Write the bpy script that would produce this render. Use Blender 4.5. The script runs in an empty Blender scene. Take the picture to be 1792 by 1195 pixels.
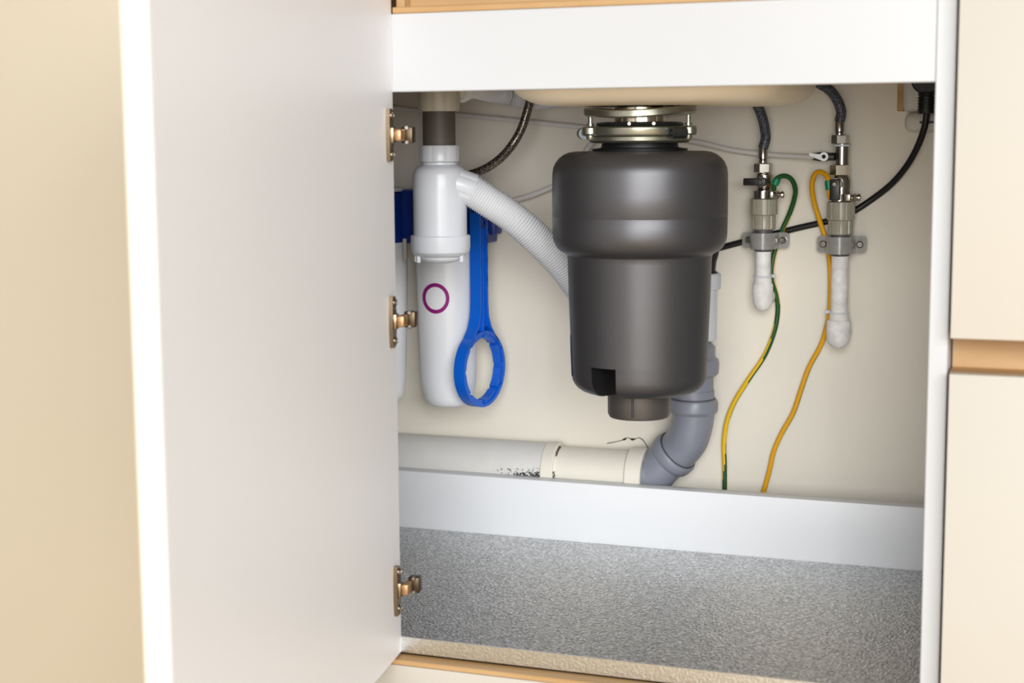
import bpy, bmesh, math
from mathutils import Vector, Matrix

S = bpy.context.scene
COL = S.collection
R = math.radians

# ------------------------------------------------------------------ camera
CAM = Vector((0.7144669, -1.5539839, 0.5454395))
F_PX, YAW, PITCH, ROLL = 2770.607, -0.355867, 0.125955, -0.006901
FW = Vector((math.sin(YAW) * math.cos(PITCH), math.cos(YAW) * math.cos(PITCH), -math.sin(PITCH)))
_r = Vector((math.cos(YAW), -math.sin(YAW), 0)); _u = _r.cross(FW)
RT = _r * math.cos(ROLL) + _u * math.sin(ROLL)
UP = _u * math.cos(ROLL) - _r * math.sin(ROLL)
cd = bpy.data.cameras.new('camera'); cam = bpy.data.objects.new('camera', cd); COL.objects.link(cam)
m3 = Matrix((RT, UP, -FW)).transposed()
cam.matrix_world = Matrix.Translation(CAM) @ m3.to_4x4()
cd.sensor_width = 36; cd.lens = F_PX / 1792 * 36
cd.clip_start = 0.05
cd.dof.use_dof = True; cd.dof.focus_distance = 1.98; cd.dof.aperture_fstop = 5.0
S.camera = cam

# ------------------------------------------------------------------ world, light, exposure
w = bpy.data.worlds.new('world'); S.world = w; w.use_nodes = True
bg = w.node_tree.nodes['Background']; bg.inputs[0].default_value = (1.0, 0.985, 0.96, 1); bg.inputs[1].default_value = 0.16
def area(name, loc, target, sx, sy, power, col=(1, 1, 1)):
    l = bpy.data.lights.new(name, 'AREA'); l.shape = 'RECTANGLE'; l.size = sx; l.size_y = sy
    l.energy = power; l.color = col
    o = bpy.data.objects.new(name, l); COL.objects.link(o); o.location = loc
    o.rotation_euler = (Vector(target) - Vector(loc)).to_track_quat('-Z', 'Y').to_euler()
    return o
area('kitchen_window_light', (1.1, -3.6, 1.08), (0.25, 0.3, 0.3), 1.35, 2.0, 103, (0.965, 0.985, 1.0))
area('right_fill_light', (2.75, -3.6, 1.4), (0.0, 0.1, 0.3), 2.1, 1.7, 134, (0.965, 0.985, 1.0))  # unseen soft lamp added on the right to light the door
S.view_settings.view_transform = 'Standard'; S.view_settings.look = 'None'
S.view_settings.gamma = 1; S.view_settings.use_curve_mapping = False
S.view_settings.exposure = -0.05

# ------------------------------------------------------------------ helpers
def at(px, py, Y):
    d = FW + RT * ((px - 896) / F_PX) - UP * ((py - 597.5) / F_PX)
    return CAM + d * ((Y - CAM.y) / d.y)
def mpp(P):                                   # metres that one pixel spans at a point
    return (Vector(P) - CAM).dot(FW) / F_PX

def srgb(h):
    c = [int(h[i:i + 2], 16) / 255 for i in (0, 2, 4)]
    return tuple(x / 12.92 if x <= .04045 else ((x + .055) / 1.055) ** 2.4 for x in c)

def mat(name, hexcol, rough=.5, metal=0., nscale=0, namt=.0, bump=0., bscale=200, trans=0., coat=0., col2=None, detail=4, stretch=None):
    m = bpy.data.materials.new(name); m.use_nodes = True
    nt = m.node_tree; b = nt.nodes['Principled BSDF']
    c = srgb(hexcol)
    b.inputs['Base Color'].default_value = (*c, 1); b.inputs['Roughness'].default_value = rough
    b.inputs['Metallic'].default_value = metal; b.inputs['Transmission Weight'].default_value = trans
    b.inputs['Coat Weight'].default_value = coat
    tc = nt.nodes.new('ShaderNodeTexCoord'); src = tc.outputs['Object']
    if stretch:
        mp = nt.nodes.new('ShaderNodeMapping'); mp.inputs['Scale'].default_value = stretch
        nt.links.new(src, mp.inputs['Vector']); src = mp.outputs['Vector']
    if nscale:
        n = nt.nodes.new('ShaderNodeTexNoise'); n.inputs['Scale'].default_value = nscale; n.inputs['Detail'].default_value = detail
        nt.links.new(src, n.inputs['Vector'])
        r = nt.nodes.new('ShaderNodeValToRGB'); r.color_ramp.elements[0].position = .32; r.color_ramp.elements[1].position = .68
        k = srgb(col2) if col2 else tuple(x * (1 - namt) for x in c)
        r.color_ramp.elements[0].color = (*k, 1); r.color_ramp.elements[1].color = (*c, 1)
        nt.links.new(n.outputs['Fac'], r.inputs['Fac']); nt.links.new(r.outputs['Color'], b.inputs['Base Color'])
    if bump:
        n2 = nt.nodes.new('ShaderNodeTexNoise'); n2.inputs['Scale'].default_value = bscale; n2.inputs['Detail'].default_value = 3
        nt.links.new(src, n2.inputs['Vector'])
        bp = nt.nodes.new('ShaderNodeBump'); bp.inputs['Strength'].default_value = bump; bp.inputs['Distance'].default_value = .001
        nt.links.new(n2.outputs['Fac'], bp.inputs['Height']); nt.links.new(bp.outputs['Normal'], b.inputs['Normal'])
    return m

M = {}
M['white'] = mat('dimmed_white_melamine', 'C7C8CA', .38, nscale=6, namt=.015, bump=.03, bscale=900)  # front white darkened against strong frontal light; rear rail keeps a paler white
M['door'] = mat('door_white_melamine', 'F4F4F7', .42, nscale=4, namt=.015, bump=.03, bscale=900)
M['rail'] = mat('rear_rail_white', 'E9EAEC', .4, nscale=8, namt=.02)
M['cream'] = mat('cream_lacquer', 'CDC7BC', .35, nscale=3, namt=.015)
M['creambounce'] = mat('cream_lacquer_bounce_tint', 'DED1BA', .35, nscale=3, namt=.015)  # same cream, with warm bounce between door and left front put into it
M['creamedge'] = mat('cream_edge_band', 'F5EFE2', .4, nscale=3, namt=.015)
M['wood'] = mat('golden_birch_profile', 'C6A274', .5, nscale=30, col2='B28A58', stretch=(.15, 1, 1))
M['worktop'] = mat('brown_worktop', 'A8743E', .6, nscale=25, namt=.3, stretch=(.2, 1, 1))
M['wall'] = mat('cream_wall_paint', 'F2EBDD', .75, nscale=3.5, namt=.05, bump=.15, bscale=60)
M['floor'] = mat('oak_kitchen_floor', 'E6C896', .5, nscale=6, namt=.1)
M['sink'] = mat('cream_ceramic', 'F6E8D0', .45, nscale=9, namt=.06)
M['body'] = mat('charcoal_metallic_paint', '59585A', .40, metal=.7, nscale=900, namt=.06, bump=.02, bscale=1500)
M['bodyin'] = mat('dark_plastic', '2A2929', .5, nscale=40, namt=.1)
M['motor'] = mat('end_bell_grey', '605A56', .42, metal=.5, nscale=60, namt=.06)
M['rubber'] = mat('black_rubber', '151415', .45, nscale=60, namt=.1)
M['zinc'] = mat('zinc_plated_steel', 'A9A898', .3, metal=.9, nscale=50, namt=.15)
M['zincd'] = mat('dark_zinc', '55595A', .35, metal=.8, nscale=60, namt=.2)
M['steel'] = mat('polished_steel', 'D9CDB8', .18, metal=1, nscale=40, namt=.08)
M['brightchrome'] = mat('bright_chrome', 'E2E2E2', .3, metal=.4, nscale=60, namt=.05)
M['chrome'] = mat('worn_chrome', 'B8B2A8', .22, metal=1, nscale=120, namt=.18)
M['nickel'] = mat('bronzed_nickel', '8F7D66', .28, metal=1, nscale=60, namt=.2)
M['darknickel'] = mat('dark_bronzed_nickel', '574A3A', .35, metal=.9, nscale=60, namt=.2)
M['copper'] = mat('warm_nickel', 'B89068', .4, metal=.6, nscale=60, namt=.1)
M['wplastic'] = mat('white_plastic', 'D8DBE1', .28, nscale=20, namt=.02)
M['canister'] = mat('canister_white', 'EEEFF2', .3, nscale=20, namt=.02)
M['bplastic'] = mat('beige_white_plastic', 'C9C2B2', .4, nscale=20, namt=.05)
M['dkgrey'] = mat('dark_grey_pipe', '5A544C', .55, nscale=40, namt=.1)
M['hose'] = mat('pale_grey_corrugated', 'DCDDE0', .42, nscale=15, namt=.04)
M['blue'] = mat('blue_plastic', '0466DC', .36, nscale=20, namt=.08)
M['navy'] = mat('deep_blue_plastic', '07308E', .4, nscale=20, namt=.1)
M['magenta'] = mat('magenta_print', 'C02AA0', .5, nscale=30, namt=.05)
M['grey'] = mat('grey_pvc', '8A8D99', .34, nscale=30, namt=.05)
M['ppr'] = mat('dusty_white_pipe', 'FAF8F6', .6, nscale=70, col2='DFDBD5', bump=.25, bscale=120)
M['clear'] = mat('clear_grey_plastic', 'DAD8D2', .18, nscale=90, namt=.2, trans=.55)
M['union'] = mat('smoky_plastic', 'C2BCA8', .3, nscale=70, namt=.15, trans=.25)
M['grub'] = mat('dirty_dark_grey', '5C5860', .5, nscale=60, namt=.4)
M['black'] = mat('black_pvc', '0E0D0E', .4, nscale=30, namt=.1)
M['handle'] = mat('dark_valve_handle', '2B2728', .4, nscale=60, namt=.2)
M['green'] = mat('dark_green_insulation', '1C5424', .4, nscale=30, namt=.08)
M['yellow'] = mat('yellow_insulation', 'EEBE0C', .35, nscale=30, namt=.05)
M['amber'] = mat('amber_insulation', 'EAA80C', .35, nscale=30, namt=.05)
M['emerald'] = mat('emerald_sleeve', '0C8A60', .4, nscale=30, namt=.05)
M['tube'] = mat('milky_tube', 'E4E0DC', .35, nscale=30, namt=.03)
M['socket'] = mat('pale_socket_plastic', 'D8D4CC', .4, nscale=20, namt=.03)
M['crack'] = mat('dirt_brown', '4A3A2A', .9, nscale=80, namt=.3)
M['oldpipe'] = mat('painted_waste_pipe', 'DFDDD8', .5, nscale=25, namt=.06, bump=.1, bscale=80)
M['oldcream'] = mat('cream_waste_pipe', 'E9E4D6', .45, nscale=25, namt=.05)
M['label'] = mat('pale_blue_label', 'A9BCCD', .5, nscale=120, col2='6C86A2')
# hose braids: fine procedural weave
def braid(name, c1, c2, scale, rough, metal):
    m = mat(name, c1, rough, metal); nt = m.node_tree; b = nt.nodes['Principled BSDF']
    tc = nt.nodes.new('ShaderNodeTexCoord'); v = nt.nodes.new('ShaderNodeTexVoronoi'); v.inputs['Scale'].default_value = scale
    nt.links.new(tc.outputs['Object'], v.inputs['Vector'])
    r = nt.nodes.new('ShaderNodeValToRGB'); r.color_ramp.elements[0].color = (*srgb(c1), 1); r.color_ramp.elements[1].color = (*srgb(c2), 1)
    r.color_ramp.elements[0].position = .25; r.color_ramp.elements[1].position = .6
    nt.links.new(v.outputs['Distance'], r.inputs['Fac']); nt.links.new(r.outputs['Color'], b.inputs['Base Color'])
    return m
M['braid'] = braid('steel_braid', 'B4AA9C', '3E3832', 700, .35, .8)
M['braidg'] = braid('grey_nylon_braid', '6E727E', '33363E', 600, .45, .2)
# aluminium foil mat: embossed grain
def foil(name, bump, dark, light):
    m = mat(name, 'B9B9B9', .3, 1.0); nt = m.node_tree; b = nt.nodes['Principled BSDF']
    tc = nt.nodes.new('ShaderNodeTexCoord')
    v = nt.nodes.new('ShaderNodeTexVoronoi'); v.inputs['Scale'].default_value = 360
    v.feature = 'SMOOTH_F1'
    mp = nt.nodes.new('ShaderNodeMapping'); mp.inputs['Scale'].default_value = (1, .75, 1); nt.links.new(tc.outputs['Object'], mp.inputs['Vector'])
    nt.links.new(mp.outputs['Vector'], v.inputs['Vector'])
    n = nt.nodes.new('ShaderNodeTexNoise'); n.inputs['Scale'].default_value = 330; n.inputs['Detail'].default_value = 3
    nt.links.new(mp.outputs['Vector'], n.inputs['Vector'])
    r = nt.nodes.new('ShaderNodeValToRGB'); r.color_ramp.elements[0].position = .35; r.color_ramp.elements[1].position = .72
    r.color_ramp.elements[0].color = (dark, dark, dark * .98, 1); r.color_ramp.elements[1].color = (light, light, light, 1)
    nt.links.new(n.outputs['Fac'], r.inputs['Fac']); nt.links.new(r.outputs['Color'], b.inputs['Base Color'])
    bp = nt.nodes.new('ShaderNodeBump'); bp.inputs['Strength'].default_value = bump; bp.inputs['Distance'].default_value = .002
    nt.links.new(v.outputs['Distance'], bp.inputs['Height']); nt.links.new(bp.outputs['Normal'], b.inputs['Normal'])
    b.inputs['Roughness'].default_value = .34
    return m
M['foil'] = foil('embossed_aluminium_foil', .75, .34, .86)
M['foillip'] = foil('folded_aluminium_foil', .15, .72, .9)

ORIGIN = {}
def empty(name, loc, label=None, cat=None, group=None):
    o = bpy.data.objects.new(name, None); COL.objects.link(o); o.location = loc; o.empty_display_size = .02
    ORIGIN[o.name] = Vector(loc)
    if label: o['label'] = label; o['category'] = cat
    if group: o['group'] = group
    return o
def obj(name, bm, mats, parent=None, sharp=32, label=None, cat=None, kind=None, origin=None, group=None):
    bmesh.ops.recalc_face_normals(bm, faces=bm.faces[:])
    if parent is not None: og = ORIGIN[parent.name]
    elif origin is not None: og = Vector(origin)
    else:
        xs = [v.co for v in bm.verts]
        og = Vector(((min(v.x for v in xs) + max(v.x for v in xs)) / 2, (min(v.y for v in xs) + max(v.y for v in xs)) / 2, min(v.z for v in xs)))
    bmesh.ops.translate(bm, vec=-og, verts=bm.verts[:])
    me = bpy.data.meshes.new(name); bm.to_mesh(me); bm.free()
    for mm in (mats if isinstance(mats, (list, tuple)) else [mats]): me.materials.append(M[mm])
    me.shade_smooth(); me.set_sharp_from_angle(angle=R(sharp))
    o = bpy.data.objects.new(name, me); COL.objects.link(o)
    if parent is not None: o.parent = parent
    else: o.location = og
    ORIGIN[o.name] = og
    if label: o['label'] = label
    if cat: o['category'] = cat
    if kind: o['kind'] = kind
    if group: o['group'] = group
    return o
def B(): return bmesh.new()

def box(bm, lo, hi, bev=0.0, segs=2, basis=None, origin=None):
    """box from lo to hi, edges rounded; basis/origin put it in a local frame"""
    ret = bmesh.ops.create_cube(bm, size=1)
    vs = ret['verts']; lo = Vector(lo); hi = Vector(hi)
    for v in vs:
        v.co = Vector((lo[i] + (v.co[i] + .5) * (hi[i] - lo[i]) for i in range(3)))
    es = list({e for v in vs for e in v.link_edges}); geom = vs
    if bev:
        r = bmesh.ops.bevel(bm, geom=es, offset=bev, segments=segs, profile=.5, affect='EDGES')
        fs = set(r['faces']); geom = list({v for f in fs for v in f.verts})
    if basis is not None:
        ax, ay, az = basis; o = Vector(origin)
        for v in set(geom): v.co = o + ax * v.co.x + ay * v.co.y + az * v.co.z
    return geom
def frame(axis, hint=None):
    a = Vector(axis).normalized()
    h = Vector(hint) if hint is not None else (Vector((1, 0, 0)) if abs(a.x) < .9 else Vector((0, 1, 0)))
    x = (h - a * h.dot(a)).normalized(); y = a.cross(x)
    return x, y, a
def lathe(bm, prof, origin, axis=(0, 0, 1), segs=48, hint=None, caps=True, rfun=None):
    """prof: list of (radius, height along axis)"""
    x, y, a = frame(axis, hint); o = Vector(origin); rings = []
    for (r, h) in prof:
        if r < 1e-6: rings.append([bm.verts.new(o + a * h)]); continue
        rings.append([bm.verts.new(o + a * h + (x * math.cos(t) + y * math.sin(t)) * (r * (rfun(t, h) if rfun else 1)))
                      for t in (2 * math.pi * i / segs for i in range(segs))])
    for A, C in zip(rings, rings[1:]):
        for i in range(segs):
            j = (i + 1) % segs
            if len(A) == 1 and len(C) == 1: continue
            if len(A) == 1: bm.faces.new((A[0], C[j], C[i]))
            elif len(C) == 1: bm.faces.new((A[i], A[j], C[0]))
            else: bm.faces.new((A[i], A[j], C[j], C[i]))
    if caps:
        for rg in (rings[0], rings[-1]):
            if len(rg) > 2: bm.faces.new(rg)
    return rings
def cyl(bm, p0, p1, r0, r1=None, segs=24, bev=0.0, hint=None):
    p0 = Vector(p0); p1 = Vector(p1); L = (p1 - p0).length; r1 = r0 if r1 is None else r1
    if bev: prof = [(r0 - bev, 0), (r0, bev), (r1, L - bev), (r1 - bev, L)]
    else: prof = [(r0, 0), (r1, L)]
    return lathe(bm, prof, p0, p1 - p0, segs, hint)
def spline(pts, n=8):
    P = [Vector(p) for p in pts]; P = [P[0] * 2 - P[1]] + P + [P[-1] * 2 - P[-2]]; out = []
    for i in range(1, len(P) - 2):
        for k in range(n):
            t = k / n; a, b, c, d = P[i - 1], P[i], P[i + 1], P[i + 2]
            out.append(.5 * ((2 * b) + (c - a) * t + (2 * a - 5 * b + 4 * c - d) * t * t + (3 * b - a - 3 * c + d) * t ** 3))
    out.append(P[-2]); return out
def resample(pts, step):
    out = [pts[0].copy()]; acc = 0
    for a, b in zip(pts, pts[1:]):
        L = (b - a).length; d = step - acc
        while d <= L and L > 0:
            out.append(a.lerp(b, d / L)); d += step
        acc = L - (d - step)
    if (out[-1] - pts[-1]).length > step * .3: out.append(pts[-1].copy())
    return out
def tube(bm, pts, rad, segs=12, caps=True, matfun=None):
    """sweep; rad is a number or f(i, s)"""
    n = len(pts); T = [(pts[min(i + 1, n - 1)] - pts[max(i - 1, 0)]).normalized() for i in range(n)]
    x, y, a = frame(T[0]); rings = []; s = 0
    for i in range(n):
        if i: s += (pts[i] - pts[i - 1]).length
        x = (x - T[i] * x.dot(T[i])).normalized(); y = T[i].cross(x)
        r = rad(i, s) if callable(rad) else rad
        rings.append([bm.verts.new(pts[i] + (x * math.cos(2 * math.pi * k / segs) + y * math.sin(2 * math.pi * k / segs)) * r) for k in range(segs)])
    s = 0
    for i in range(n - 1):
        s += (pts[i + 1] - pts[i]).length
        for k in range(segs):
            f = bm.faces.new((rings[i][k], rings[i][(k + 1) % segs], rings[i + 1][(k + 1) % segs], rings[i + 1][k]))
            if matfun: f.material_index = matfun(s, k, f)
    if caps: bm.faces.new(rings[0]); bm.faces.new(rings[-1])
def prism(bm, poly, basis, origin, depth):
    """poly (u, v) extruded along third basis vector by depth, starting at origin"""
    u, v, n = basis; o = Vector(origin)
    a = [bm.verts.new(o + u * p[0] + v * p[1]) for p in poly]; b = [bm.verts.new(o + u * p[0] + v * p[1] + n * depth) for p in poly]
    bm.faces.new(a); bm.faces.new(b[::-1])
    for i in range(len(a)):
        j = (i + 1) % len(a); bm.faces.new((a[i], b[i], b[j], a[j]))
def hexrod(bm, p0, p1, r, rot=0.0, bev=.0008):
    p0 = Vector(p0); p1 = Vector(p1); L = (p1 - p0).length
    x, y, a = frame(p1 - p0); h = x * math.cos(rot) + y * math.sin(rot)
    lathe(bm, [(r - bev, 0), (r, bev), (r, L - bev), (r - bev, L)], p0, a, 6, h)
def screw(parent, name, c, n, r, m='chrome', proud=.0015):
    """pan-head cross screw sitting at c, facing n"""
    bm = B(); n = Vector(n).normalized(); c = Vector(c)
    lathe(bm, [(0, proud * .75), (r * .28, proud * .75), (r * .32, proud), (r * .7, proud), (r, proud * .35), (r, -.001), (0, -.001)], c, n, 16)
    x, y, a = frame(n, (0.6, .2, .8))
    return obj(name, bm, m, parent)

ZV = Vector((0, 0, 1)); WALL = .56
# ------------------------------------------------------------------ setting
bm = B(); box(bm, (-1.3, WALL, -.30), (1.9, WALL + .1, 1.2)); wall = obj('wall_back', bm, 'wall', kind='structure')
bm = B(); box(bm, (-2.6, -4.2, -.36), (3.2, WALL + .1, -.30)); obj('floor', bm, 'floor', kind='structure')
# plaster crack above the waste pipe
bm = B()
cp = [at(x, y, WALL - .001) for x, y in ((1062, 776), (1078, 773), (1092, 769), (1098, 766), (1108, 769), (1118, 766), (1126, 771), (1134, 784))]
tube(bm, spline(cp, 4), lambda i, s: .0005 + .0013 * max(0, math.sin(i * .9)) * (1 if 7 < i < 20 else .1), 6)
obj('crack', bm, 'crack', wall)

# ------------------------------------------------------------------ sink cabinet
sc = empty('sink_cabinet', (.28, 0, -.30), 'white sink base cabinet standing open with its plumbing showing inside', 'cabinet')
W = .564
bm = B(); box(bm, (W, 0, -.018), (W + .018, WALL - .004, .72), .0008, 1); obj('side_panel', bm, 'white', sc)
bm = B(); box(bm, (-.47, .018, -.018), (-.452, WALL - .004, .72), .0008, 1); obj('side_panel', bm, 'white', sc)
bm = B(); box(bm, (-.47, 0, -.018), (-.008, .018, .72), .0008, 1); obj('blind_panel', bm, 'white', sc)
bm = B(); box(bm, (-.008, 0, .598), (W - .0004, .018, .6795), .0008, 1); obj('top_rail', bm, 'white', sc)
bm = B(); box(bm, (-.452, .0185, -.018), (W, .50, -.0012), .0005, 1); box(bm, (-.008, .0022, -.018), (W, .0184, -.0012)); obj('bottom_panel', bm, 'white', sc)
bm = B(); box(bm, (-.452, .462, -.001), (W, .486, .0818), .001, 2); obj('rear_rail', bm, 'rail', sc)
# golden grip channel above the rail and under the bottom panel
bm = B(); box(bm, (.004, .0, .6798), (W - .0004, .034, .6865), .001, 1); box(bm, (.004, .028, .6865), (W - .0004, .034, .7195)); box(bm, (.004, .012, .6865), (.0135, .028, .7195))
obj('grip_channel', bm, 'wood', sc, label='golden wood grip channel above the white rail')
bm = B(); box(bm, (-.021, -.019, -.30), (W + .015, -.0005, -.0265), .0012, 2); obj('kick_drawer_front', bm, 'cream', sc, label='cream front panel below the cabinet floor')
bm = B(); box(bm, (-.021, -.0185, -.0262), (W + .015, .004, -.0205), .001, 1); obj('grip_strip', bm, 'wood', sc, label='golden strip along the top of the lower front')

# door, hinged left, opened about 81 degrees
TH = R(8.85); DD = Vector((math.sin(TH), -math.cos(TH), 0)); DN = Vector((math.cos(TH), math.sin(TH), 0)); DO = Vector((.0033, 0, 0))
DB = (DD, DN, ZV)
bm = B(); box(bm, (0, -.019, -.0175), (.6125, 0, .716), .0008, 1, DB, DO); door = obj('door', bm, 'door', sc)
bm = B(); box(bm, (.6128, -.0188, -.0173), (.6138, -.0002, .7158), 0, 1, DB, DO); obj('edge_band', bm, 'creamedge', door, label='cream edge band on the outer edge of the door')
bm = B(); box(bm, (0, -.0205, -.0173), (.6125, -.0193, .7158), 0, 1, DB, DO); obj('outer_face', bm, 'creambounce', door, label='cream lacquered outer face')
def dp(s, n, z): return DO + DD * s + DN * n + ZV * z
for zc in (.5525, .3545, .0590):
    s0 = .0205
    bm = B()     # cup flange: a waisted plate standing proud of the door
    pl = []
    for i in range(33):
        z = -.0275 + .055 * i / 32; a = abs(z) / .0275
        wv = .0062 + .0046 * math.exp(-(z / .0085) ** 2)
        if a > .86: wv *= math.sqrt(max(.05, 1 - ((a - .86) / .14) ** 2))
        pl.append((wv, z))
    poly = [(-.0085 * (1 if abs(z) < .026 else .8), z) for _, z in pl[::8]] + [(wv, z) for wv, z in pl[::-1]]
    # s grows away from the hinge edge, so the plate's bulge (towards the opening) has negative s
    prism(bm, [(-u, v) for u, v in poly], (DD, ZV, DN), dp(s0, .0, zc), .0042)
    hg = obj('hinge', bm, 'nickel', sc, label='bronzed metal hinge plate screwed inside the door')
    for k in (-1, 1): screw(hg, 'screw', dp(s0 - .001, .0042, zc + k * .0205), DN, .0042, 'chrome', .0022)
    bm = B(); box(bm, (-.006, -.006, -.0085), (.006, .0035, .0085), .0015, 2, DB, dp(s0 - .0025, .0035, zc)); obj('cup', bm, 'nickel', hg)
    bm = B(); box(bm, (-.0155, .0025, -.0062), (.004, .0105, .0062), .002, 2, DB, dp(s0 - .0045, .0035, zc)); obj('hinge_arm', bm, 'copper', hg, label='warm tinted hinge arm')
    bm = B(); box(bm, (-.030, .005, -.0088), (-.016, .0175, .0088), .0015, 2, DB, dp(s0 - .0045, .0035, zc)); obj('arm_cover', bm, 'darknickel', hg)
    for k in (-1, 1): screw(hg, 'rivet', dp(s0 - .0205, .0150, zc + k * .0075), DD, .0026, 'chrome', .0014)

# aluminium foil mat over the cabinet bottom, its front lip folded down
bm = B()
pf = [(-.450, .4612, -.0010), (-.450, .4612, .0008)]
box(bm, (-.450, .0, -.0011), (W - .001, .4612, .0002))
fm = obj('foil_mat', bm, 'foil', label='speckled aluminium foil mat lining the cabinet bottom', cat='mat')
bm = B(); box(bm, (-.0065, -.0006, -.0178), (W - .001, .0018, .0004), .0004, 1); obj('front_lip', bm, 'foillip', fm, label='paler lip folded over the front edge')

# worktop
bm = B(); box(bm, (-1.3, -.035, .7205), (1.9, WALL - .002, .76), .003, 2)
obj('worktop', bm, 'worktop', label='kitchen worktop running above the open sink cabinet', cat='worktop')

# neighbours
lc = empty('base_cabinet', (-.66, 0, -.30), 'cream base cabinet left of the open door', 'cabinet')
bm = B(); box(bm, (-1.25, -.0195, -.27), (-.024, -.0005, .7155), .0015, 2); obj('front_panel', bm, 'creambounce', lc)
bm = B(); box(bm, (-1.25, .0, -.30), (-.475, .54, .7195)); obj('carcass', bm, 'white', lc)
dc = empty('drawer_cabinet', (.9, 0, -.30), 'cream drawer cabinet right of the open cupboard', 'cabinet')
bm = B(); box(bm, (.5855, -.0195, .3575), (1.2, -.0005, .7155), .0012, 2); obj('drawer_front', bm, 'cream', dc)
bm = B(); box(bm, (.5855, -.0195, -.27), (1.2, -.0005, .3238), .0012, 2); obj('drawer_front', bm, 'cream', dc)
bm = B(); box(bm, (.584, .034, .315), (1.2, .040, .366)); box(bm, (.5842, -.0002, .3575), (1.2, .034, .3620)); box(bm, (.5842, -.0002, .3190), (1.2, .034, .3235))
obj('grip_channel', bm, 'wood', dc, label='golden grip channel between the two drawer fronts')
bm = B(); box(bm, (.583, .0405, -.30), (1.2, .54, .7195)); obj('carcass', bm, 'white', dc)

# ------------------------------------------------------------------ sink basin (underside seen)
bm = B()
def rrect(cx, cy, hx, hy, r, z, n=8):
    out = []
    for qx, qy, a0 in ((1, 1, 0), (-1, 1, 90), (-1, -1, 180), (1, -1, 270)):
        for i in range(n + 1):
            a = R(a0 + 90 * i / n)
            out.append(bm.verts.new((cx + qx * (hx - r) + r * math.cos(a), cy + qy * (hy - r) + r * math.sin(a), z)))
    return out
SX, SY, ZB = .243, .235, .5845
lv = []
for t in range(7):
    a = R(90 * t / 6); k = .034
    lv.append(rrect(SX, SY, .152 - k * (1 - math.sin(a)) * 1.1, .170 - k * (1 - math.sin(a)), .07, ZB + k * (1 - math.cos(a)) * .75))
lv.append(rrect(SX, SY, .160, .178, .075, .66)); lv.append(rrect(SX, SY, .168, .186, .075, .7195))
lv.append(rrect(SX, SY, .156, .174, .07, .7195)); lv.append(rrect(SX, SY, .146, .164, .07, .612))
for A, C in zip(lv, lv[1:]):
    for i in range(len(A)): j = (i + 1) % len(A); bm.faces.new((A[i], A[j], C[j], C[i]))
bm.faces.new(lv[0]); bm.faces.new(lv[-1])
sink = empty('kitchen_sink', (SX, SY, ZB), 'cream ceramic sink bowl hanging from the worktop', 'sink')
obj('bowl', bm, 'sink', sink)

# ------------------------------------------------------------------ food waste disposer
AX = at(1119, 470, .24); DK = mpp(AX)
def dz(y): return at(1119, y, .24).z
def dl(prof): return [(hw * DK, dz(y)) for hw, y in prof]
dA = Vector((AX.x, AX.y, 0))
toC = (CAM - AX); toC.z = 0; toC.normalize(); side = Vector((-toC.y, toC.x, 0))     # side points to image right
if side.dot(RT) < 0: side = -side
gd = empty('waste_disposer', (AX.x, AX.y, dz(728)), 'charcoal metallic food waste disposer hanging under the sink', 'waste disposer')
# body shell with a notch cut into the lower rim
n = 160
prof = [(60, 263.5), (112, 264.5)]
prof += [(112 + 40 * math.sin(R(a)), 304 - 39.5 * math.cos(R(a))) for a in (15, 30, 45, 60, 75, 90)]
prof += [(152.3, 340), (152.5, 376), (152.0, 377), (152.0, 379), (152.4, 380), (152, 408)]
prof += [(152 - 26 * (1 - math.cos(R(a))), 408 + 34 * math.sin(R(a))) for a in (15, 30, 45, 60, 75)]
prof += [(129.5, 442.5), (127, 445), (126, 449), (125.6, 455), (123.8, 520), (121.5, 576), (120, 628), (119.9, 631), (119, 645), (118.6, 655)]
prof += [(118.6 - 32 * (1 - math.cos(R(a))), 655 + 29 * math.sin(R(a))) for a in (15, 30, 45, 60, 75, 90)]
prof += [(70, 684), (50, 684)]
bm = B()
phi = lambda px, hw: math.asin((px - 1119) / hw)
a0, a1 = phi(1035, 119), phi(1079.5, 119)
# hint direction = camera; angle t grows towards 'y' of the frame
fx, fy, fa = frame((0, 0, 1), toC)
sg = 1 if fy.dot(side) > 0 else -1
angs = sorted(set([2 * math.pi * i / n for i in range(n)]))
lo, hi = sorted((sg * a0 % (2 * math.pi), sg * a1 % (2 * math.pi)))
angs = [a for a in angs if min(abs(a - lo), abs(a - hi)) > .012] + [lo, hi]; angs.sort(); n = len(angs)
rings = [[bm.verts.new(dA + ZV * z + (fx * math.cos(t) + fy * math.sin(t)) * r) for t in angs] for r, z in dl(prof)]
inr = lambda i: lo - 1e-6 <= angs[i] and (angs[(i + 1) % n] <= hi + 1e-6) and angs[(i + 1) % n] > angs[i]
knotch = [k for k, p in enumerate(prof) if p[1] >= 631][0]
for k in range(len(prof) - 1):
    for i in range(n):
        if k >= knotch and inr(i): continue
        j = (i + 1) % n; bm.faces.new((rings[k][i], rings[k][j], rings[k + 1][j], rings[k + 1][i]))
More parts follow.
